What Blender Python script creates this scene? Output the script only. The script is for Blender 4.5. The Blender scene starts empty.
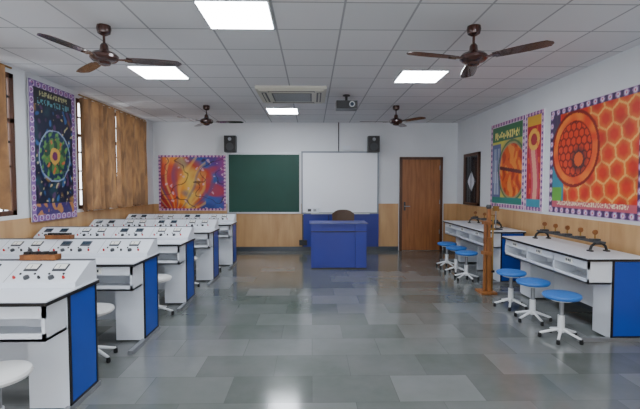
import bpy, math, random
import numpy as np
from mathutils import Matrix, Vector
random.seed(4)
np.random.seed(4)
XL,XR,YB,YR,H=-3.68,3.42,10.0,-2.5,3.0

def lin(c):
    return tuple(((v/255)/12.92 if v/255<=0.04045 else ((v/255+0.055)/1.055)**2.4) for v in c)

def mat(name,rgb,rough=0.5,metal=0.0,noise=0.0,nscale=8,emit=0,coat=0):
    m=bpy.data.materials.new(name); m.use_nodes=True
    nt=m.node_tree; b=nt.nodes['Principled BSDF']
    c=lin(rgb)
    b.inputs['Base Color'].default_value=(*c,1)
    b.inputs['Roughness'].default_value=rough
    b.inputs['Metallic'].default_value=metal
    if coat: b.inputs['Coat Weight'].default_value=coat
    if emit:
        b.inputs['Emission Color'].default_value=(*c,1); b.inputs['Emission Strength'].default_value=emit
    if noise:
        tc=nt.nodes.new('ShaderNodeTexCoord'); n=nt.nodes.new('ShaderNodeTexNoise')
        n.inputs['Scale'].default_value=nscale; n.inputs['Detail'].default_value=5
        nt.links.new(tc.outputs['Object'],n.inputs['Vector'])
        r=nt.nodes.new('ShaderNodeValToRGB')
        r.color_ramp.elements[0].position=0.3; r.color_ramp.elements[1].position=0.7
        r.color_ramp.elements[0].color=(*[v*(1-noise) for v in c],1)
        r.color_ramp.elements[1].color=(*[min(1,v*(1+noise)) for v in c],1)
        nt.links.new(n.outputs['Fac'],r.inputs['Fac']); nt.links.new(r.outputs['Color'],b.inputs['Base Color'])
    return m

def wood(name,a,bcol,scale=(1,1,1),rough=0.4):
    m=bpy.data.materials.new(name); m.use_nodes=True
    nt=m.node_tree; b=nt.nodes['Principled BSDF']; b.inputs['Roughness'].default_value=rough
    tc=nt.nodes.new('ShaderNodeTexCoord'); mp=nt.nodes.new('ShaderNodeMapping'); mp.inputs['Scale'].default_value=scale
    n=nt.nodes.new('ShaderNodeTexNoise'); n.inputs['Scale'].default_value=6; n.inputs['Detail'].default_value=6; n.inputs['Distortion'].default_value=0.6
    r=nt.nodes.new('ShaderNodeValToRGB'); r.color_ramp.elements[0].position=0.3; r.color_ramp.elements[1].position=0.7
    r.color_ramp.elements[0].color=(*lin(a),1); r.color_ramp.elements[1].color=(*lin(bcol),1)
    nt.links.new(tc.outputs['Object'],mp.inputs['Vector']); nt.links.new(mp.outputs['Vector'],n.inputs['Vector'])
    nt.links.new(n.outputs['Fac'],r.inputs['Fac']); nt.links.new(r.outputs['Color'],b.inputs['Base Color'])
    return m

M={}
M['wall']=mat('wall_paint',(224,227,231),0.85,noise=0.02,nscale=2)
M['white']=mat('white_laminate',(222,227,235),0.35,noise=0.02,nscale=4)
M['whitemetal']=mat('white_metal',(225,228,230),0.3)
M['blue']=mat('blue_laminate',(20,70,170),0.35,noise=0.05,nscale=3)
M['deskblue']=mat('desk_blue',(28,42,138),0.4,noise=0.06,nscale=3)
M['seatblue']=mat('seat_blue',(48,116,200),0.4)
M['seatwhite']=mat('seat_cream',(222,222,220),0.4)
M['black']=mat('black_plastic',(22,22,24),0.4)
M['dark']=mat('dark_grey',(60,62,66),0.5)
M['grey']=mat('grey_metal',(150,153,158),0.35,0.6)
M['alu']=mat('aluminium',(195,198,202),0.35,0.5)
M['frame']=mat('board_frame',(128,134,142),0.4,0.4)
M['brownmetal']=mat('brown_enamel',(66,38,32),0.25,0.2,coat=0.4)
M['green']=mat('green_chalkboard',(14,68,56),0.55,noise=0.12,nscale=1.5)
M['wb']=mat('whiteboard',(236,239,246),0.25)
M['wain']=wood('beige_laminate',(180,138,92),(204,164,116),(1,1,0.15))
M['base']=mat('skirting_stone',(62,68,76),0.3)
M['door']=wood('door_wood',(132,82,46),(166,108,62),(3,3,0.25))
M['doorframe']=wood('doorframe_wood',(70,40,26),(96,58,36),(3,3,0.3))
M['stand']=wood('stand_wood',(120,72,34),(166,108,58),(3,3,0.4))
M['boxwood']=wood('box_wood',(110,66,36),(150,96,52),(2,2,1))
M['red']=mat('red_plastic',(190,30,30),0.4)
M['lcd']=mat('meter_glass',(50,66,80),0.15)
M['meter']=mat('meter_face',(235,235,228),0.3)
M['gold']=mat('brass',(150,118,62),0.35,0.7)
M['chair']=mat('chair_brown',(84,64,50),0.6,noise=0.1)
M['panel']=mat('led_panel',(240,247,255),0.5,emit=35)
M['glassdark']=mat('dark_glass',(34,34,40),0.1)
M['acwhite']=mat('ac_white',(196,194,182),0.45)

class MB:
    def __init__(s): s.v=[];s.f=[];s.m=[];s.mats=[];s.M=Matrix.Identity(4);s.sm=[]
    def mi(s,k):
        if k not in s.mats: s.mats.append(k)
        return s.mats.index(k)
    def add(s,vs,fs,k,smooth=False,T=None):
        T=s.M if T is None else s.M@T
        o=len(s.v); s.v+=[tuple(T@Vector(v)) for v in vs]
        for f in fs: s.f.append([i+o for i in f]); s.m.append(s.mi(k)); s.sm.append(smooth)
    def box(s,x0,x1,y0,y1,z0,z1,k,T=None):
        s.add([(x0,y0,z0),(x1,y0,z0),(x1,y1,z0),(x0,y1,z0),(x0,y0,z1),(x1,y0,z1),(x1,y1,z1),(x0,y1,z1)],
          [(0,3,2,1),(4,5,6,7),(0,1,5,4),(1,2,6,5),(2,3,7,6),(3,0,4,7)],k,False,T)
    def lathe(s,prof,k,n=24,T=None,smooth=True):
        vs=[];fs=[]
        for r,z in prof:
            for i in range(n):
                a=2*math.pi*i/n; vs.append((r*math.cos(a),r*math.sin(a),z))
        for j in range(len(prof)-1):
            for i in range(n):
                i2=(i+1)%n; fs.append((j*n+i,j*n+i2,(j+1)*n+i2,(j+1)*n+i))
        fs.append(tuple(range(n))[::-1]); L=(len(prof)-1)*n; fs.append(tuple(L+i for i in range(n)))
        s.add(vs,fs,k,smooth,T)
    def cyl(s,p0,p1,r,k,n=12,r2=None):
        p0=Vector(p0);p1=Vector(p1);d=p1-p0
        T=Matrix.Translation(p0)@d.to_track_quat('Z','Y').to_matrix().to_4x4()
        s.lathe([(r,0),(r if r2 is None else r2,d.length)],k,n,T)
    def extr(s,poly,x0,x1,k,T=None):
        n=len(poly); vs=[(x0,y,z) for y,z in poly]+[(x1,y,z) for y,z in poly]
        fs=[tuple(range(n))[::-1],tuple(range(n,2*n))]+[(i,(i+1)%n,n+(i+1)%n,n+i) for i in range(n)]
        s.add(vs,fs,k,False,T)
    def done(s,name,loc=(0,0,0),rz=0,bevel=0.0):
        me=bpy.data.meshes.new(name); me.from_pydata(s.v,[],s.f)
        for k in s.mats: me.materials.append(M[k])
        me.polygons.foreach_set('material_index',s.m)
        me.polygons.foreach_set('use_smooth',s.sm); me.update()
        import bmesh
        bm=bmesh.new(); bm.from_mesh(me); bmesh.ops.recalc_face_normals(bm,faces=bm.faces); bm.to_mesh(me); bm.free()
        o=bpy.data.objects.new(name,me); bpy.context.collection.objects.link(o)
        o.location=loc; o.rotation_euler=(0,0,rz)
        if any(s.sm):
            try: me.set_sharp_from_angle(angle=math.radians(40))
            except Exception: pass
        if bevel:
            b=o.modifiers.new('bevel','BEVEL'); b.width=bevel; b.segments=2; b.limit_method='ANGLE'
        return o
def inst(o,name,loc,rz=0):
    n=bpy.data.objects.new(name,o.data); bpy.context.collection.objects.link(n)
    n.location=loc; n.rotation_euler=(0,0,rz)
    for md in o.modifiers:
        b=n.modifiers.new('bevel','BEVEL'); b.width=md.width; b.segments=2; b.limit_method='ANGLE'
    return n

# ---------------- floor & ceiling materials
def floor_mat():
    m=bpy.data.materials.new('polished_stone_tiles'); m.use_nodes=True
    nt=m.node_tree; b=nt.nodes['Principled BSDF']; L=nt.links
    tc=nt.nodes.new('ShaderNodeTexCoord')
    br=nt.nodes.new('ShaderNodeTexBrick'); br.offset=0.5
    br.inputs['Scale'].default_value=1; br.inputs['Brick Width'].default_value=0.62; br.inputs['Row Height'].default_value=0.42
    br.inputs['Mortar Size'].default_value=0.0025; br.inputs['Mortar Smooth'].default_value=0.2
    br.inputs['Color1'].default_value=(*lin((80,88,82)),1); br.inputs['Color2'].default_value=(*lin((132,134,134)),1)
    br.inputs['Mortar'].default_value=(*lin((78,83,80)),1)
    L.new(tc.outputs['Object'],br.inputs['Vector'])
    n=nt.nodes.new('ShaderNodeTexNoise'); n.inputs['Scale'].default_value=1.6; n.inputs['Detail'].default_value=9; n.inputs['Roughness'].default_value=.65
    L.new(tc.outputs['Object'],n.inputs['Vector'])
    r=nt.nodes.new('ShaderNodeValToRGB'); r.color_ramp.elements[0].position=.3; r.color_ramp.elements[1].position=.7
    r.color_ramp.elements[0].color=(*lin((80,90,80)),1); r.color_ramp.elements[1].color=(*lin((120,118,120)),1)
    L.new(n.outputs['Fac'],r.inputs['Fac'])
    mx=nt.nodes.new('ShaderNodeMix'); mx.data_type='RGBA'; mx.inputs[0].default_value=0.42
    L.new(br.outputs['Color'],mx.inputs[6]); L.new(r.outputs['Color'],mx.inputs[7]); L.new(mx.outputs[2],b.inputs['Base Color'])
    n2=nt.nodes.new('ShaderNodeTexNoise'); n2.inputs['Scale'].default_value=4
    L.new(tc.outputs['Object'],n2.inputs['Vector'])
    mr=nt.nodes.new('ShaderNodeMapRange'); mr.inputs[3].default_value=0.09; mr.inputs[4].default_value=0.19
    L.new(n2.outputs['Fac'],mr.inputs[0]); L.new(mr.outputs[0],b.inputs['Roughness'])
    b.inputs['IOR'].default_value=1.58
    return m
def ceil_mat():
    m=bpy.data.materials.new('ceiling_tiles'); m.use_nodes=True
    nt=m.node_tree; b=nt.nodes['Principled BSDF']; L=nt.links
    b.inputs['Roughness'].default_value=0.9
    tc=nt.nodes.new('ShaderNodeTexCoord'); mp=nt.nodes.new('ShaderNodeMapping'); mp.inputs['Location'].default_value=(0.33,0.1,0)
    br=nt.nodes.new('ShaderNodeTexBrick'); br.offset=0.0
    br.inputs['Scale'].default_value=1; br.inputs['Brick Width'].default_value=0.6; br.inputs['Row Height'].default_value=0.6
    br.inputs['Mortar Size'].default_value=0.010; br.inputs['Mortar Smooth'].default_value=0.1
    br.inputs['Color1'].default_value=(*lin((216,218,221)),1); br.inputs['Color2'].default_value=(*lin((224,225,228)),1)
    br.inputs['Mortar'].default_value=(*lin((164,167,172)),1)
    L.new(tc.outputs['Object'],mp.inputs['Vector']); L.new(mp.outputs['Vector'],br.inputs['Vector']); L.new(br.outputs['Color'],b.inputs['Base Color'])
    return m
M['floor']=floor_mat(); M['ceil']=ceil_mat()

# ---------------- shell
g=MB(); g.box(XL-.2,XR+.2,YR-.2,YB+.2,-.1,0,'floor'); g.done('floor')
g=MB(); g.box(XL-.2,XR+.2,YR-.2,YB+.2,H,H+.1,'ceil'); g.done('ceiling')
g=MB(); g.box(XL-.2,XR+.2,YB,YB+.2,0,H,'wall'); g.done('wall_back')
g=MB(); g.box(XL-.2,XR+.2,YR-.2,YR,0,.9,'wall'); g.box(XL-.2,XR+.2,YR-.2,YR,2.8,H,'wall')
for a,b_ in ((XL-.2,-3.2),(-.4,.2),(3.0,XR+.2)): g.box(a,b_,YR-.2,YR,.9,2.8,'wall')  # gaps left in the unseen rear wall, added to let in more daylight
g.done('wall_rear')
for i,(a,b_) in enumerate(((-3.2,-.4),(.2,3.0))):  # frames for the added rear openings, unseen, put in to brighten the room
    g=MB(); 
    for k in range(4): x=a+(b_-a-.05)*k/3; g.box(x,x+.05,YR-.12,YR-.07,.9,2.8,'doorframe')
    g.box(a,b_,YR-.12,YR-.07,.9,.95,'doorframe'); g.box(a,b_,YR-.12,YR-.07,2.75,2.8,'doorframe'); g.done('window_%d'%(i+5))
g=MB(); g.box(XR,XR+.2,YR,YB,0,H,'wall'); g.done('wall_right')
wins=[(0.6,3.0),(3.9,5.40),(6.78,9.45)]  # first opening lies out of view, added to let in light
Z0,Z1=1.16,2.9
g=MB(); g.box(XL-.2,XL,YR,YB,0,Z0,'wall'); g.box(XL-.2,XL,YR,YB,Z1,H,'wall')
prev=YR
for a,b_ in wins: g.box(XL-.2,XL,prev,a,Z0,Z1,'wall'); prev=b_
g.box(XL-.2,XL,prev,YB,Z0,Z1,'wall'); g.done('wall_left')
for i,(a,b_) in enumerate(wins):
    g=MB(); x=XL-.06
    g.box(x,x+.05,a,b_,Z0,Z0+.06,'doorframe'); g.box(x,x+.05,a,b_,Z1-.06,Z1,'doorframe')
    n=max(2,round((b_-a)/0.7))
    for k in range(n+1):
        y=a+(b_-a-.07)*k/n; g.box(x,x+.05,y,y+.07,Z0,Z1,'doorframe')
    g.box(x,x+.05,a,b_,2.3,2.35,'doorframe')
    k=a+.1
    while k<b_: g.cyl((x+.025,k,Z0),(x+.025,k,Z1),.011,'black',6); k+=.10
    for z in (1.45,1.75,2.05,2.6): g.box(x+.013,x+.037,a,b_,z,z+.025,'black')
    g.done('window_%d'%(i+1))
def strip(name,k,z0,z1,t,segs):
    g=MB()
    for s in segs: g.box(*s,z0,z1,k)
    g.done(name)
t=.015
strip('trim_back','wain',.1,1.11,t,[(XL,-1.94,YB-t,YB),(-1.93,-.21,YB-t,YB),(1.56,2.03,YB-t,YB),(3.1,XR,YB-t,YB)])
strip('trim_right','wain',.1,1.11,t,[(XR-t,XR,YR+.0+k*1.25,min(YB-t,YR+k*1.25+1.243)) for k in range(10)])
strip('trim_left','wain',.1,1.11,t,[(XL,XL+t,YR+k*1.25,min(YB-t,YR+k*1.25+1.243)) for k in range(10)])
strip('baseboard_back','base',0,.1,t,[(XL,2.03,YB-.02,YB),(3.1,XR,YB-.02,YB)])
strip('baseboard_right','base',0,.1,t,[(XR-.02,XR,YR,YB-.02)])
strip('baseboard_left','base',0,.1,t,[(XL,XL+.02,YR,YB-.02)])
g=MB(); g.box(-.2,1.56,YB-.05,YB-.004,.1,.86,'deskblue'); g.box(.38,.39,YB-.053,YB-.05,.1,.86,'black'); g.box(.97,.98,YB-.053,YB-.05,.1,.86,'black'); g.box(-.2,1.56,YB-.06,YB-.004,.84,.87,'deskblue'); g.done('blue_wall_cabinet')

# doors
g=MB(); x0,x1,zt=2.05,3.06,2.2; yb=YB-.004
g.box(x0,x0+.06,YB-.06,yb,0,zt,'doorframe'); g.box(x1-.06,x1,YB-.06,yb,0,zt,'doorframe'); g.box(x0,x1,YB-.06,yb,zt-.06,zt,'doorframe')
g.box(x0+.06,x1-.06,YB-.04,yb,.01,zt-.06,'door')
g.box(x0+.1,x0+.14,YB-.055,YB-.04,.95,1.15,'dark'); g.cyl((x0+.12,YB-.09,1.05),(x0+.24,YB-.09,1.05),.01,'grey'); g.cyl((x0+.12,YB-.04,1.05),(x0+.12,YB-.1,1.05),.012,'grey')
for z in (.4,1.1,1.9): g.cyl((x1-.065,YB-.045,z),(x1-.065,YB-.045,z+.1),.01,'grey',8)
g.done('door_1')
g=MB(); y0,y1,z0,z1=8.62,9.46,1.12,2.22
g.box(XR-.05,XR,y0,y0+.06,z0,z1,'doorframe'); g.box(XR-.05,XR,y1-.06,y1,z0,z1,'doorframe'); g.box(XR-.05,XR,y0,y1,z1-.06,z1,'doorframe'); g.box(XR-.05,XR,y0,y1,z0,z0+.05,'doorframe')
g.box(XR-.02,XR,y0,y1,z0,z1,'glassdark')
cy,cz=(y0+y1)/2,1.62
g.add([(XR-.03,cy-.22,cz),(XR-.03,cy,cz-.22),(XR-.03,cy+.22,cz),(XR-.03,cy,cz+.22)],[(0,1,2,3)],'white')
for k in (-.2,0,.2): g.cyl((XR-.035,cy+k,z0),(XR-.035,cy+k,z1),.006,'black',6)
g.done('window_4')

# boards
g=MB(); a,b_,c,d=-1.95,-.28,.90,2.27
g.box(a,b_,YB-.03,yb,c,d,'green')
for q in ((a,b_,c-.02,c+.015),(a,b_,d-.015,d+.02),(a-.02,a+.015,c-.02,d+.02),(b_-.015,b_+.02,c-.02,d+.02)): g.box(q[0],q[1],YB-.045,yb,q[2],q[3],'alu')
g.done('green_chalkboard')
g=MB(); a,b_,c,d=-.23,1.54,.89,2.31
g.box(a,b_,YB-.03,yb,c,d,'wb')
for q in ((a,b_,c-.02,c+.015),(a,b_,d-.015,d+.02),(a-.02,a+.015,c-.02,d+.02),(b_-.015,b_+.02,c-.02,d+.02)): g.box(q[0],q[1],YB-.045,yb,q[2],q[3],'frame')
g.box(a+.2,b_-.2,YB-.1,YB-.04,c-.02,c-.005,'alu')
g.box(-.14,.16,YB-.09,YB-.031,.9,1.02,'white'); g.box(-.1,-.02,YB-.092,YB-.09,.93,.99,'dark'); g.box(.03,.1,YB-.092,YB-.09,.93,.99,'grey')
g.done('whiteboard')
g=MB(); g.box(-.23,-.20,YB-.06,YB-.015,.1,.85,'dark'); g.box(-.30,-.12,YB-.1,YB-.02,.14,.26,'black'); g.done('cable_duct')
g=MB(); g.cyl((.62,YB-.015,2.33),(.62,YB-.015,H),.012,'dark',8); g.box(.72,.9,YB-.06,YB,2.36,2.46,'white'); g.done('cable_conduit')
for x in (-1.87,1.42):
    g=MB(); g.box(x-.13,x+.13,YB-.22,YB-.03,2.30,2.67,'black'); g.box(x-.04,x+.04,YB-.03,YB,2.42,2.55,'dark')
    T=Matrix.Translation((x,YB-.22,2.42))@Matrix.Rotation(math.pi/2,4,'X')
    g.lathe([(.09,0),(.09,.008),(.07,.004),(.02,.012)],'dark',20,T)
    T=Matrix.Translation((x,YB-.22,2.59))@Matrix.Rotation(math.pi/2,4,'X')
    g.lathe([(.04,0),(.04,.008),(.02,.004)],'grey',16,T)
    g.done('wall_speaker',bevel=.008)

def panel(x0,y0):
    g=MB(); g.box(x0,x0+.61,y0,y0+.61,H-.012,H-.0,'alu'); g.box(x0+.02,x0+.59,y0+.02,y0+.59,H-.016,H-.011,'panel'); g.done('ceiling_light_panel')
for p in ((-.95,3.46),(-2.28,5.34),(1.15,5.48),(-.88,8.15),(-2.0,1.2),(1.2,1.6),(-.9,-.9),(1.4,-1.6)): panel(*p)

# AC cassette
g=MB(); x0,y0=-.84,6.36; w=1.06
T=Matrix.Translation((x0+w/2,y0+w/2,0))@Matrix.Scale(1.06,4,(1,0,0))@Matrix.Scale(1.06,4,(0,1,0))
g.box(-.5,.5,-.5,.5,H-.045,H,'acwhite',T); g.box(-.46,.46,-.46,.46,H-.065,H-.045,'acwhite',T)
for k in range(9): g.box(-.27,.27,-.27+k*.065,-.245+k*.065,H-.074,H-.065,'grey',T)
g.box(-.29,.29,-.29,.29,H-.068,H-.064,'dark',T)
for r in range(4):
    R=T@Matrix.Rotation(r*math.pi/2,4,'Z'); g.box(-.33,.33,-.43,-.36,H-.069,H-.064,'dark',R)
    g.box(-.32,.32,-.41,-.385,H-.076,H-.068,'acwhite',R)
g.done('air_conditioner_cassette')
# projector
g=MB(); px_,py_=.56,7.0
g.lathe([(.06,H-.02),(.06,H)],'black',16,Matrix.Translation((px_,py_,0))); g.cyl((px_,py_,H-.1),(px_,py_,H-.01),.02,'black')
g.box(px_-.08,px_+.08,py_-.08,py_+.08,H-.11,H-.1,'black')
g.box(px_-.17,px_+.17,py_-.13,py_+.13,H-.235,H-.11,'black')
for k in range(6): g.box(px_-.15,px_-.02,py_-.134,py_-.13,H-.22+k*.017,H-.212+k*.017,'dark')
g.lathe([(.045,0),(.045,.03),(.035,.03),(.03,.015)],'whitemetal',20,Matrix.Translation((px_+.08,py_-.13,H-.17))@Matrix.Rotation(math.pi/2,4,'X'))
g.lathe([(.03,0),(.03,.022)],'lcd',20,Matrix.Translation((px_+.08,py_-.13,H-.17))@Matrix.Rotation(math.pi/2,4,'X'))
g.done('ceiling_projector',bevel=.006)

# fans
def fan_mesh():
    g=MB()
    g.lathe([(.02,-.09),(.055,-.07),(.065,-.03),(.06,0)],'brownmetal')
    g.lathe([(.012,-.22),(.012,-.06)],'brownmetal',10)
    g.lathe([(.02,-.16),(.035,-.18),(.04,-.22),(.055,-.235),(.10,-.25),(.125,-.275),(.125,-.30),(.10,-.325),(.06,-.335),(.05,-.355),(.02,-.365)],'brownmetal',28)
    for i in range(3):
        R=Matrix.Rotation(i*2*math.pi/3,4,'Z')
        g.box(.08,.2,-.02,.02,-.305,-.298,'brownmetal',R)
        g.box(.17,.24,-.035,.035,-.307,-.299,'brownmetal',R)
        tilt=R@Matrix.Translation((0,0,-.303))@Matrix.Rotation(math.radians(-6),4,'X')
        N=14; vs=[];fs=[]
        for zz in (0,.005):
            for j in range(N+1):
                u=j/N; x=.19+u*.49
                w=.055+.018*math.sin(u*math.pi*.9)
                if u>.9: w*=math.sqrt(max(.05,1-((u-.9)/.1)**2))
                vs+=[(x,-w,zz),(x,w,zz)]
        o=2*(N+1)
        for j in range(N):
            fs+= [(2*j,2*j+1,2*j+3,2*j+2),(o+2*j,o+2*j+2,o+2*j+3,o+2*j+1),(2*j,2*j+2,o+2*j+2,o+2*j),(2*j+1,o+2*j+1,o+2*j+3,2*j+3)]
        fs+=[(0,o,o+1,1),(2*N,2*N+1,o+2*N+1,o+2*N)]
        g.add(vs,fs,'brownmetal',False,tilt)
    return g
f=fan_mesh().done('ceiling_fan',(1.50,3.99,H),math.radians(195))
inst(f,'ceiling_fan.001',(-1.92,4.04,H),math.radians(14))
inst(f,'ceiling_fan.002',(-1.94,7.95,H),math.radians(0))
inst(f,'ceiling_fan.003',(1.55,7.9,H),math.radians(185))

# ---------------- lab table
def table(L,name,loc,rz,sockets=True):
    g=MB(); D=.64;h=.82
    g.box(0,L,0,D,h-.022,h,'white'); g.box(-.004,L+.004,-.004,D+.004,h-.03,h-.008,'black')
    z0=.56; zt=h-.03
    g.box(.03,L-.03,.03,.30,z0,z0+.018,'white'); g.box(.03,L-.03,.282,.30,z0,zt,'white')
    n=max(2,round(L/.62)); 
    for k in range(n+1):
        x=.03+(L-.06-.02)*k/n; g.box(x,x+.02,.03,.30,z0,zt,'white')
    g.box(.03,L-.03,.03,.05,zt-.085,zt,'white'); g.box(.03,L-.03,.03,.045,z0,z0+.05,'white')
    if sockets:
        for k in range(n):
            x=.03+(L-.08)*(k+.5)/n; g.box(x-.06,x+.06,.024,.03,zt-.07,zt-.015,'meter'); 
            for q in (-.035,0,.03): g.box(x+q-.008,x+q+.008,.021,.025,zt-.055,zt-.03,'dark')
    def ped(x0,x1): g.box(x0,x1,.26,.62,.02,zt,'white')
    ped(.02,.29); ped(L-.29,L-.02); 
    if L>1.9: g.box(L/2-.02,L/2+.02,.30,.6,.02,zt,'white')
    g.box(.02,L-.02,.585,.6,.12,zt,'white')
    for x,sx in ((.02,-1),(L-.02,1)):
        a,b_=(x-.008,x) if sx<0 else (x,x+.008)
        g.box(a,b_,.275,.61,.05,zt-.005,'blue')
        a2,b2=(x-.012,x) if sx<0 else (x,x+.012)
        g.box(a2,b2,.258,.277,.02,zt,'black'); g.box(a2,b2,.605,.624,.02,zt,'black'); g.box(a2,b2,.258,.624,.02,.05,'black'); 
        g.box(x-.02,x+.02,-.06,.64,0,.035,'grey')
    return g.done(name,loc,rz)

def console(L,name,loc):
    g=MB()
    g.extr([(0,0),(0,.04),(.20,.15),(.29,.15),(.29,0)],0,L,'white')
    ang=math.atan2(.11,.20); sl=math.hypot(.2,.11)
    F=Matrix.Translation((0,0,.04))@Matrix.Rotation(ang,4,'X')
    n=round(L/.48); w=L/n
    for k in range(n):
        x=k*w
        g.box(x-.002,x+.002,0,sl,0,.0015,'grey',F)
        for mx in (.07,.27):
            g.box(x+mx,x+mx+.095,.12,.195,0,.008,'dark',F); g.box(x+mx+.008,x+mx+.087,.137,.188,.008,.010,'meter' if (k+int(mx*10))%2 else 'lcd',F)
            g.box(x+mx+.04,x+mx+.044,.14,.175,.010,.0115,'black',F)
        for q in range(5):
            T=F@Matrix.Translation((x+.05+q*.085,.045,0))
            if q in (1,3): g.lathe([(.020,0),(.018,.018),(.008,.02)],'dark',14,T)
            else: g.lathe([(.010,0),(.010,.010),(.006,.022)],'black' if q%4 else 'red',8,T)
        for q in range(4):
            T=F@Matrix.Translation((x+.07+q*.10,.088,0)); g.lathe([(.008,0),(.008,.008)],'black',8,T)
    g.box(0,L,.24,.285,.15,.156,'dark')
    return g.done(name,loc,0,bevel=.003)

ends=[-1.62,-1.62,-1.60,-1.56,-1.50]; fars=[3.24,4.52,5.84,7.18,8.52]
for i,(e,fy) in enumerate(zip(ends,fars)):
    x0=-3.60; L=e-x0
    table(L,'lab_table' if i==0 else 'lab_table.%03d'%i,(x0,fy-.64,0),0)
    console(L-.02,'power_supply_console' if i==0 else 'power_supply_console.%03d'%i,(x0+.01,fy-.30,.8205))
table(1.86,'lab_table.005',(2.67,5.92,0),-math.pi/2)
table(2.1,'lab_table.006',(2.67,8.62,0),-math.pi/2)

# stools
def stool(seat):
    g=MB()
    g.lathe([(.13,.405),(.165,.415),(.178,.435),(.172,.452),(.14,.462),(.05,.464)],seat,32)
    g.lathe([(.10,.39),(.10,.405)],'whitemetal',20)
    g.lathe([(.022,.2),(.022,.395)],'grey',14); g.lathe([(.032,.07),(.032,.24)],'whitemetal',16)
    for i in range(5):
        a=i*2*math.pi/5+.3; c,s_=math.cos(a),math.sin(a)
        g.cyl((.02*c,.02*s_,.10),(.19*c,.19*s_,.045),.016,'whitemetal',8,.012)
        g.lathe([(.016,0),(.02,.01),(.016,.045)],'black',10,Matrix.Translation((.19*c,.19*s_,0)))
    return g
sb=None
for i,p in enumerate([(2.48,4.15),(2.50,4.74),(2.50,5.27),(2.51,6.85),(2.53,7.4),(2.54,7.95)]):
    if sb is None: sb=stool('seatblue').done('round_stool',(*p,0))
    else: inst(sb,'round_stool.%03d'%i,(*p,0),i*.7)
sw=None
for j,p in enumerate([(-1.82,2.45),(-1.93,3.74),(-1.84,5.02),(-2.7,3.70),(-2.6,5.05),(-1.9,6.38),(-2.8,6.4),(-1.85,7.7),(-2.9,2.4)]):
    nm='round_stool.%03d'%(j+6)
    if sw is None: sw=stool('seatwhite').done(nm,(*p,0))
    else: inst(sw,nm,(*p,0),j*.5)

# teacher desk
g=MB(); x0,x1,y0,y1=-.02,1.0,7.78,8.4; h=.84
g.box(x0-.03,x1+.03,y0-.03,y1,h-.03,h,'deskblue'); g.box(x0-.03,x1+.03,y0-.031,y0-.028,h-.012,h,'dark')
g.box(x0,x0+.2,y0,y1-.02,.02,h-.03,'deskblue'); g.box(x1-.2,x1,y0,y1-.02,.02,h-.03,'deskblue'); g.box(x0+.2,x1-.2,y0+.02,y0+.04,.02,h-.03,'deskblue')
g.box(x0,x1,y0-.006,y0+.04,h-.16,h-.145,'black'); g.box(x0,x1,y0+.01,y1-.03,0,.02,'black')
g.done('teacher_desk',bevel=.004)
# chair
g=MB(); cx,cy=.66,8.78
for sx in (-1,1):
    for sy in (-1,1): g.cyl((cx+sx*.2,cy+sy*.19,0),(cx+sx*.19,cy+sy*.18,.44),.014,'black')
g.box(cx-.22,cx+.22,cy-.21,cy+.21,.44,.50,'chair')
for sx in (-1,1): g.cyl((cx+sx*.19,cy+.19,.44),(cx+sx*.17,cy+.25,.8),.013,'black')
N=12; vs=[];fs=[]
for layer in (0,1):
    for i in range(N+1):
        u=-1+2*i/N; top=1.02-.06*abs(u)**3*1.5
        y=cy+.26-.06*u*u+layer*.04
        vs+=[(cx+u*.23,y,.68+.03*u*u),(cx+u*.235,y+.02,top)]
o=2*(N+1)
for i in range(N): fs+=[(2*i,2*i+2,2*i+3,2*i+1),(o+2*i,o+2*i+1,o+2*i+3,o+2*i+2),(2*i+1,2*i+3,o+2*i+3,o+2*i+1),(2*i,o+2*i,o+2*i+2,2*i+2)]
fs+=[(0,1,o+1,o),(2*N,o+2*N,o+2*N+1,2*N+1)]
g.add(vs,fs,'chair',True); g.done('teacher_chair')

# wooden apparatus stand
g=MB(); cx,cy=2.47,6.0-.02
g.box(cx-.1,cx+.12,cy-.13,cy+.13,0,.035,'stand')
g.box(cx-.0,cx+.06,cy-.05,cy+.05,.035,.8,'stand'); g.box(cx+.01,cx+.05,cy-.03,cy+.03,.8,1.2,'stand')
g.box(cx-.045,cx-.01,cy-.04,cy-.01,.035,1.02,'stand')
g.box(cx-.05,cx+.07,cy-.06,cy+.06,.55,.6,'stand'); g.box(cx-.05,cx+.06,cy-.05,cy+.05,.98,1.03,'stand')
g.cyl((cx+.08,cy-.03,.035),(cx+.08,cy-.03,1.1),.012,'gold'); g.box(cx+.03,cx+.11,cy-.045,cy-.01,.9,.93,'gold'); g.box(cx+.03,cx+.11,cy-.045,cy-.01,.3,.33,'black')
g.lathe([(.03,0),(.04,.03),(.03,.06)],'dark',16,Matrix.Translation((cx+.03,cy,1.2)))
g.done('wooden_resonance_stand',bevel=.003)

# optical bench
def bench(name,x,y0,y1,posts):
    g=MB(); z=.8205
    for y in (y0+.06,y1-.06):
        g.box(x-.11,x-.07,y-.03,y+.03,z,z+.015,'black'); g.box(x+.07,x+.11,y-.03,y+.03,z,z+.015,'black')
        pts=[(-.09,.015),(-.075,.06),(-.04,.085),(.04,.085),(.075,.06),(.09,.015)]
        for a,b_ in zip(pts,pts[1:]): g.cyl((x+a[0],y,z+a[1]),(x+b_[0],y,z+b_[1]),.014,'black')
    for dx in (-.03,.03): g.cyl((x+dx,y0,z+.10),(x+dx,y1,z+.10),.012,'dark')
    for k in range(posts):
        y=y0+.12+(y1-y0-.24)*k/(posts-1)
        g.box(x-.045,x+.045,y-.03,y+.03,z+.095,z+.13,'dark'); g.cyl((x,y,z+.12),(x,y,z+.18),.008,'gold')
        g.lathe([(.028,-.008),(.028,.008)],'boxwood',18,Matrix.Translation((x,y,z+.20))@Matrix.Rotation(math.pi/2,4,'X'))
    g.done(name)
bench('optical_bench',3.08,4.45,5.7,5)
bench('optical_bench.001',3.08,7.0,8.1,3)
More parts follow.
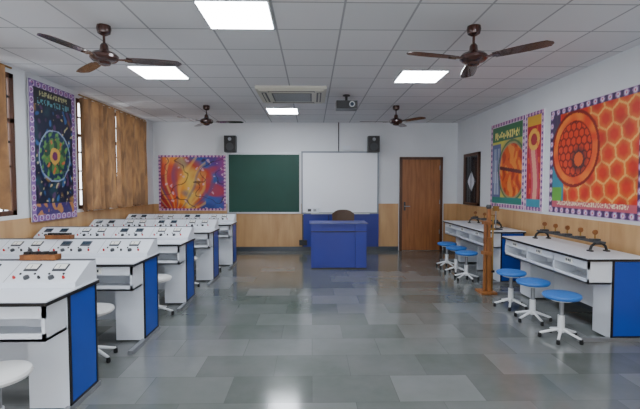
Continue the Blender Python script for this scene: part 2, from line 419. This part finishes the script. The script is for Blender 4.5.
g=MB(); g.box(2.9,3.05,6.75,6.9,.8205,.84,'black'); g.cyl((2.97,6.83,.84),(2.97,6.83,1.25),.01,'grey'); g.box(2.93,3.01,6.80,6.86,1.12,1.2,'gold'); g.cyl((2.97,6.83,1.05),(2.85,6.83,1.05),.008,'gold'); g.done('retort_stand')

def gadget(x,y):
    z=.9715
    g=MB(); g.box(x,x+.26,y,y+.08,z+.006,z+.045,'boxwood')
    for k in range(4): g.box(x+.02+k*.06,x+.06+k*.06,y+.015,y+.065,z+.045,z+.065,'black')
    return g
gadget(-2.15,3.175-.02).done('resistance_box')
gadget(-2.75,4.445-.02).done('resistance_box.001')

# ---------------- curtains
def curtain_mat():
    m=bpy.data.materials.new('curtain_fabric'); m.use_nodes=True
    nt=m.node_tree; L=nt.links; b=nt.nodes['Principled BSDF']; out=nt.nodes['Material Output']
    tc=nt.nodes.new('ShaderNodeTexCoord'); mp=nt.nodes.new('ShaderNodeMapping'); mp.inputs['Scale'].default_value=(0.01,12,2.2)
    n=nt.nodes.new('ShaderNodeTexNoise'); n.inputs['Scale'].default_value=1.2; n.inputs['Detail'].default_value=3; n.inputs['Distortion'].default_value=.6
    r=nt.nodes.new('ShaderNodeValToRGB')
    r.color_ramp.elements[0].position=.4; r.color_ramp.elements[1].position=.65
    r.color_ramp.elements[0].color=(*lin((132,102,76)),1); r.color_ramp.elements[1].color=(*lin((174,134,92)),1)
    L.new(tc.outputs['Object'],mp.inputs['Vector']); L.new(mp.outputs['Vector'],n.inputs['Vector']); L.new(n.outputs['Fac'],r.inputs['Fac'])
    L.new(r.outputs['Color'],b.inputs['Base Color']); b.inputs['Roughness'].default_value=.8
    tr=nt.nodes.new('ShaderNodeBsdfTranslucent'); L.new(r.outputs['Color'],tr.inputs['Color'])
    mx=nt.nodes.new('ShaderNodeMixShader'); mx.inputs[0].default_value=.18
    L.new(b.outputs[0],mx.inputs[1]); L.new(tr.outputs[0],mx.inputs[2]); L.new(mx.outputs[0],out.inputs['Surface'])
    return m
M['curtain']=curtain_mat()
def curtain(name,y0,y1,zb=1.13):
    g=MB(); ny=int((y1-y0)*80); nz=20; vs=[];fs=[]; ph=random.random()*6
    for j in range(nz+1):
        v=j/nz; z=zb+(2.9-zb)*v
        for i in range(ny+1):
            y=y0+(y1-y0)*i/ny
            x=XL+.10+.058*math.sin(y*30+ph+.5*math.sin(v*3))+.018*math.sin(y*71+ph*2+v*1.5)
            vs.append((x,y+.01*math.sin(v*5+y*9),z+(.012*math.sin(y*23+ph) if j==0 else 0)))
    for j in range(nz):
        for i in range(ny): a=j*(ny+1)+i; fs.append((a,a+1,a+ny+2,a+ny+1))
    g.add(vs,fs,'curtain',True)
    g.cyl((XL+.10,y0-.05,2.925),(XL+.10,y1+.05,2.925),.012,'gold')
    g.done(name)
curtain('window_curtain',4.25,5.16,1.25)
curtain('window_curtain.001',6.74,7.22); curtain('window_curtain.002',7.24,7.76); curtain('window_curtain.003',7.92,8.48);curtain('window_curtain.004',8.50,9.25)
curtain('window_curtain.005',.55,1.0); curtain('window_curtain.006',2.6,3.05)

# ---------------- posters
def pm():
    m=bpy.data.materials.new('poster_print'); m.use_nodes=True
    nt=m.node_tree; b=nt.nodes['Principled BSDF']; a=nt.nodes.new('ShaderNodeVertexColor'); a.layer_name='Col'
    g=nt.nodes.new('ShaderNodeGamma'); g.inputs[1].default_value=1.2
    nt.links.new(a.outputs['Color'],g.inputs[0]); nt.links.new(g.outputs[0],b.inputs['Base Color']); b.inputs['Roughness'].default_value=.35
    return m
PM=pm()
def fbm(u,v,sc,seed=0):
    r=np.random.RandomState(seed); o=np.zeros_like(u)
    for k in range(6):
        a=r.uniform(0,6.28); f=sc*r.uniform(.5,1.6); o+=np.sin((u*np.cos(a)+v*np.sin(a))*f+r.uniform(0,6)+1.3*np.sin((v*np.cos(a)-u*np.sin(a))*f*.7))
    return o/6
def C(*c): return np.array(lin(c))
def mixc(img,mask,c): 
    m=np.clip(mask,0,1)[...,None]; return img*(1-m)+np.asarray(c)*m
def border(img,x,y,W,Hh,bw,cols):
    e=np.minimum(np.minimum(x,W-x),np.minimum(y,Hh-y)); inb=e<bw
    s=np.where((np.minimum(x,W-x)<np.minimum(y,Hh-y)),y,x)
    r=np.hypot((s/(bw*1.5))%1-.5,(e-bw/2)/(bw*1.5))
    p=img.copy()
    p[inb]=cols[0]
    p=np.where((inb&(r<.34))[...,None],cols[1],p); p=np.where((inb&(r<.22))[...,None],cols[2],p); p=np.where((inb&(r<.1))[...,None],cols[3],p)
    p=np.where((inb&((e<bw*.08)|(e>bw*.92)))[...,None],cols[2],p)
    return p
BC=[C(120,76,145),C(215,135,185),C(236,225,238),C(190,60,130)]
BC2=[C(150,115,175),C(228,205,232),C(100,72,135),C(225,140,190)]
def text_rows(x,y,x0,x1,y0,h,seed,cw=.03):
    r=np.random.RandomState(seed); ci=np.floor((x-x0)/cw).astype(int); cj=np.floor((y-y0)/(h/4)).astype(int)
    tab=r.rand(400,5)>.35
    fx=((x-x0)/cw)%1
    m=(x>x0)&(x<x1)&(y>y0)&(y<y0+h)&(fx<.75)
    return (m & tab[np.clip(ci*2+(fx>.37),0,399),np.clip(cj,0,4)]).astype(float)
def poster(name,O,U,V,W,Hh,fn,res=.011):
    nx,ny=int(W/res),int(Hh/res)
    x,y=np.meshgrid(np.linspace(0,W,nx+1),np.linspace(0,Hh,ny+1))
    img=np.clip(fn(x,y,W,Hh),0,1)
    O=np.array(O);U=np.array(U);V=np.array(V); Nn=np.cross(U,V)
    P=(O+x[...,None]*U+y[...,None]*V).reshape(-1,3)
    i=np.arange(ny)[:,None]*(nx+1)+np.arange(nx)[None,:]
    F=np.stack([i,i+1,i+nx+2,i+nx+1],-1).reshape(-1,4)
    n0=len(P); base=[tuple(O+a*U+b*V-Nn*.018) for a,b in((0,0),(W,0),(W,Hh),(0,Hh))]
    me=bpy.data.meshes.new(name)
    cs=[0,nx,(ny+1)*(nx+1)-1,ny*(nx+1)]
    ff=[tuple(map(int,q)) for q in F]+[(n0,n0+3,n0+2,n0+1)]
    for k in range(4): ff.append((cs[k],n0+k,n0+(k+1)%4,cs[(k+1)%4]))
    me.from_pydata([tuple(p) for p in P]+base,[],ff)
    ca=me.color_attributes.new('Col','FLOAT_COLOR','POINT')
    col=np.ones((n0+4,4),dtype=np.float32); col[:n0,:3]=img.reshape(-1,3); ca.data.foreach_set('color',col.ravel())
    me.materials.append(PM); me.update()
    o=bpy.data.objects.new(name,me); bpy.context.collection.objects.link(o); return o
def fnA(x,y,W,Hh):
    u=x/W;v=y/Hh; n=fbm(u,v,9,1); n2=fbm(u,v,22,2); n3=fbm(u,v,45,3); w=fbm(u*1.5,v,6,9)
    hue=np.clip(u*1.0+.2*v+.22*w+.06*n2-.06,0,1.2)
    stops=[(0,(170,40,44)),(.16,(222,90,34)),(.34,(240,170,60)),(.5,(236,205,110)),(.64,(205,90,60)),(.76,(60,110,180)),(.92,(110,60,150)),(1.2,(190,60,130))]
    img=np.stack([np.interp(hue,[s[0] for s in stops],[lin(s[1])[k] for s in stops]) for k in range(3)],-1)
    img=mixc(img,np.clip((n-.25)*5,0,1)*.7,C(205,60,44)); img=mixc(img,np.clip((-n-.35)*5,0,1)*.8,C(50,80,150))
    a=np.arctan2(v+.1,u-.25)+w*.25
    img=mixc(img,np.clip(np.sin(a*24)*1.8-.8,0,1)*.5*(u<.7),C(248,210,120)); img=mixc(img,np.clip(np.sin(a*17+2)*2-1.4,0,1)*.8,C(50,90,150))
    img=mixc(img,(n3>.5)*.6,C(235,200,215)); img=mixc(img,(np.abs(n-n2*.4)<.035)*.7,C(70,20,50))
    return border(img,x,y,W,Hh,.055,BC)
def fnB(x,y,W,Hh):
    u=x/W;v=y/Hh; n=fbm(u,v*1.8,16,5); n2=fbm(u,v*1.8,30,6); n3=fbm(u,v*1.8,50,8)
    img=np.ones(x.shape+(3,))*C(26,34,66)
    img=mixc(img,np.clip((n-.1)*4,0,1)*.7,C(50,90,100)); img=mixc(img,np.clip((n2-.3)*5,0,1)*.6,C(130,80,130)); img=mixc(img,np.clip((-n2-.35)*6,0,1)*.8,C(70,120,175)); img=mixc(img,np.clip((-n-.4)*6,0,1)*.7,C(190,150,80))
    img=mixc(img,(n3>.55)*.7,C(225,210,150))
    dx=(u-.5);dy=(v-.48)*Hh/W; d=np.hypot(dx,dy)+.012*n2; a=np.arctan2(dy,dx)
    img=mixc(img,(d<.35)*1.,C(150,165,190)); img=mixc(img,(d<.33)*1.,C(34,60,96)); img=mixc(img,((d<.33)&(d>.24))*np.clip(n3*3,0,1),C(110,160,90))
    img=mixc(img,((d<.24))*1.,C(100,140,80)); img=mixc(img,((d<.24)&(n2+.4*np.sin(a*5)>.15))*.9,C(46,84,72)); img=mixc(img,((d<.24)&(n3>.4))*.9,C(205,110,70))
    img=mixc(img,(d<.11)*1.,C(205,165,80)); img=mixc(img,(d<.06)*1.,C(130,60,110))
    img=mixc(img,(v>.84)*1.,C(28,34,48)); 
    img=mixc(img,text_rows(x,y,.16,W-.16,Hh-.29,.08,3,.07)*.8,C(120,180,190)); img=mixc(img,text_rows(x,y,.2,W-.2,Hh-.18,.06,4,.06)*.8,C(210,210,160))
    img=mixc(img,((v<.13))*.8,C(90,70,140)); img=mixc(img,((v<.13)&(n2>.1))*.8,C(210,155,80))
    return border(img,x,y,W,Hh,.085,BC2)
def fnC1(x,y,W,Hh):
    u=x/W;v=y/Hh; n=fbm(u,v,12,7); n2=fbm(u,v,30,3)
    img=np.ones(x.shape+(3,))*C(222,212,96)
    img=mixc(img,np.clip(n*3,0,1)*.6,C(130,180,90))
    img=mixc(img,(v>.78)*1.,C(70,130,90)); img=mixc(img,text_rows(x,y,.18,W-.18,Hh*.8,.13,8,.08),C(250,235,140))
    img=mixc(img,((u<.33)&(v<.75))*1.,C(110,120,165)); img=mixc(img,text_rows(x,y,.12,W*.31,Hh*.15,Hh*.55,9,.025)*.7,C(225,235,240))
    d=np.hypot((u-.66)*W/Hh,v-.43)
    img=mixc(img,np.clip((.40-d)*8,0,1)*.7,C(110,70,140))
    img=mixc(img,(d<.30)*1.,C(228,110,44)); img=mixc(img,((d<.30)&(n2>.1))*.8,C(244,165,70)); img=mixc(img,((d<.30)&(n2<-.3))*.8,C(190,60,40)); img=mixc(img,((d<.30)&(np.abs(v-.43+.1*(u-.66))<.02))*1.,C(120,50,60))
    dd=np.abs(d-.335); img=mixc(img,(dd<.012)*.8,C(60,120,80))
    img=mixc(img,((v<.12))*1.,C(60,150,140))
    return border(img,x,y,W,Hh,.07,BC)
def fnC2(x,y,W,Hh):
    u=x/W;v=y/Hh
    img=np.ones(x.shape+(3,))*C(196,34,60)
    w=np.abs(u-.5-.10*np.sin(v*6)); img=mixc(img,((w<.22)&(v<.7))*1.,C(215,90,110)); img=mixc(img,((w<.11)&(v<.66))*1.,C(235,170,150)); 
    d=np.hypot((u-.5)*W/Hh,v-.72); img=mixc(img,(d<.11)*1.,C(240,190,90)); img=mixc(img,(d<.06)*1.,C(180,60,70))
    img=mixc(img,((np.sin(v*40)>.4)&(w<.32)&(w>.24))*.7,C(235,120,60))
    img=mixc(img,(v>.86)*1.,C(225,180,70)); img=mixc(img,((v<.12))*1.,C(80,160,180))
    return border(img,x,y,W,Hh,.06,BC)
def hexe(x,y,s):
    k=np.array([1.0,1.7320508])*s
    ax=(x%k[0])-k[0]/2; ay=(y%k[1])-k[1]/2
    bx=((x-k[0]/2)%k[0])-k[0]/2; by=((y-k[1]/2)%k[1])-k[1]/2
    c=(ax**2+ay**2)<(bx**2+by**2); gx=np.where(c,ax,bx); gy=np.where(c,ay,by)
    m=np.maximum(np.abs(gx),np.abs(gx)*.5+np.abs(gy)*.8660254)
    return (s/2-m)/s
def fnD(x,y,W,Hh):
    u=x/W;v=y/Hh; n=fbm(u,v,10,11); n2=fbm(u,v,26,12)
    img=np.ones(x.shape+(3,))*C(236,140,60)
    h=hexe(x+.15*y,y-.1*x,.24); img=mixc(img,np.clip(h*3.2,0,1),C(222,70,48)); img=mixc(img,(h<.05)*1.,C(246,190,110)); img=mixc(img,np.clip(n2*2,0,1)*.4,C(178,40,50))
    d=np.hypot(x-.56,y-Hh*.60)+.01*n
    img=mixc(img,(d<.50)*1.,C(150,36,34)); img=mixc(img,(d<.46)*1.,C(226,84,38)); 
    img=mixc(img,((d<.46)&(d>.37))*np.clip(.5+n2,0,1),C(240,150,64))
    h2=hexe(x,y,.11); img=mixc(img,((d<.36)&(h2<.1))*1.,C(130,32,30)); img=mixc(img,((d<.36)&(d>.345))*1.,C(120,30,34))
    img=mixc(img,np.clip((.2-np.hypot(x-.66,y-Hh*.5))*9,0,1),C(60,52,64)); img=mixc(img,(np.hypot(x-.66,y-Hh*.5)<.09)*1.,C(226,110,50))
    img=mixc(img,((u<.14)&(d>.5))*.9,C(60,70,110)); img=mixc(img,((u<.2)&(v<.45)&(d>.5))*1.,C(70,150,170)); img=mixc(img,((u<.17)&(v<.25))*1.,C(120,180,80))
    img=mixc(img,(v<.12)*1.,C(205,110,125)); img=mixc(img,text_rows(x,y,.2,W-.2,.11,.06,12,.04),C(245,230,200))
    return border(img,x,y,W,Hh,.085,[C(90,66,110),C(175,135,185),C(235,225,240),C(215,70,130)])
poster('biology_poster',(-3.56,YB-.022,.95),(1,0,0),(0,0,1),1.56,1.29,fnA)
poster('biology_poster.001',(XL+.05,5.60,1.05),(0,1,0),(0,0,1),1.05,1.86,fnB)
poster('biology_poster.002',(XR-.022,8.07,1.14),(0,-1,0),(0,0,1),1.28,1.52,fnC1)
poster('biology_poster.003',(XR-.022,6.77,1.14),(0,-1,0),(0,0,1),.53,1.52,fnC2)
poster('biology_poster.004',(XR-.022,6.06,1.15),(0,-1,0),(0,0,1),1.75,1.43,fnD)

# ---------------- light
w=bpy.data.worlds.new('World'); bpy.context.scene.world=w; w.use_nodes=True
bg=w.node_tree.nodes['Background']; bg.inputs[0].default_value=(.95,.97,1,1); bg.inputs[1].default_value=6.0

cam=bpy.data.cameras.new('Camera'); co=bpy.data.objects.new('Camera',cam); bpy.context.collection.objects.link(co)
cam.lens=24; cam.sensor_width=36; co.location=(0,0,1.523); co.rotation_euler=(math.radians(90-2.48),0,math.radians(-1.07))
cam.clip_start=.05
bpy.context.scene.camera=co
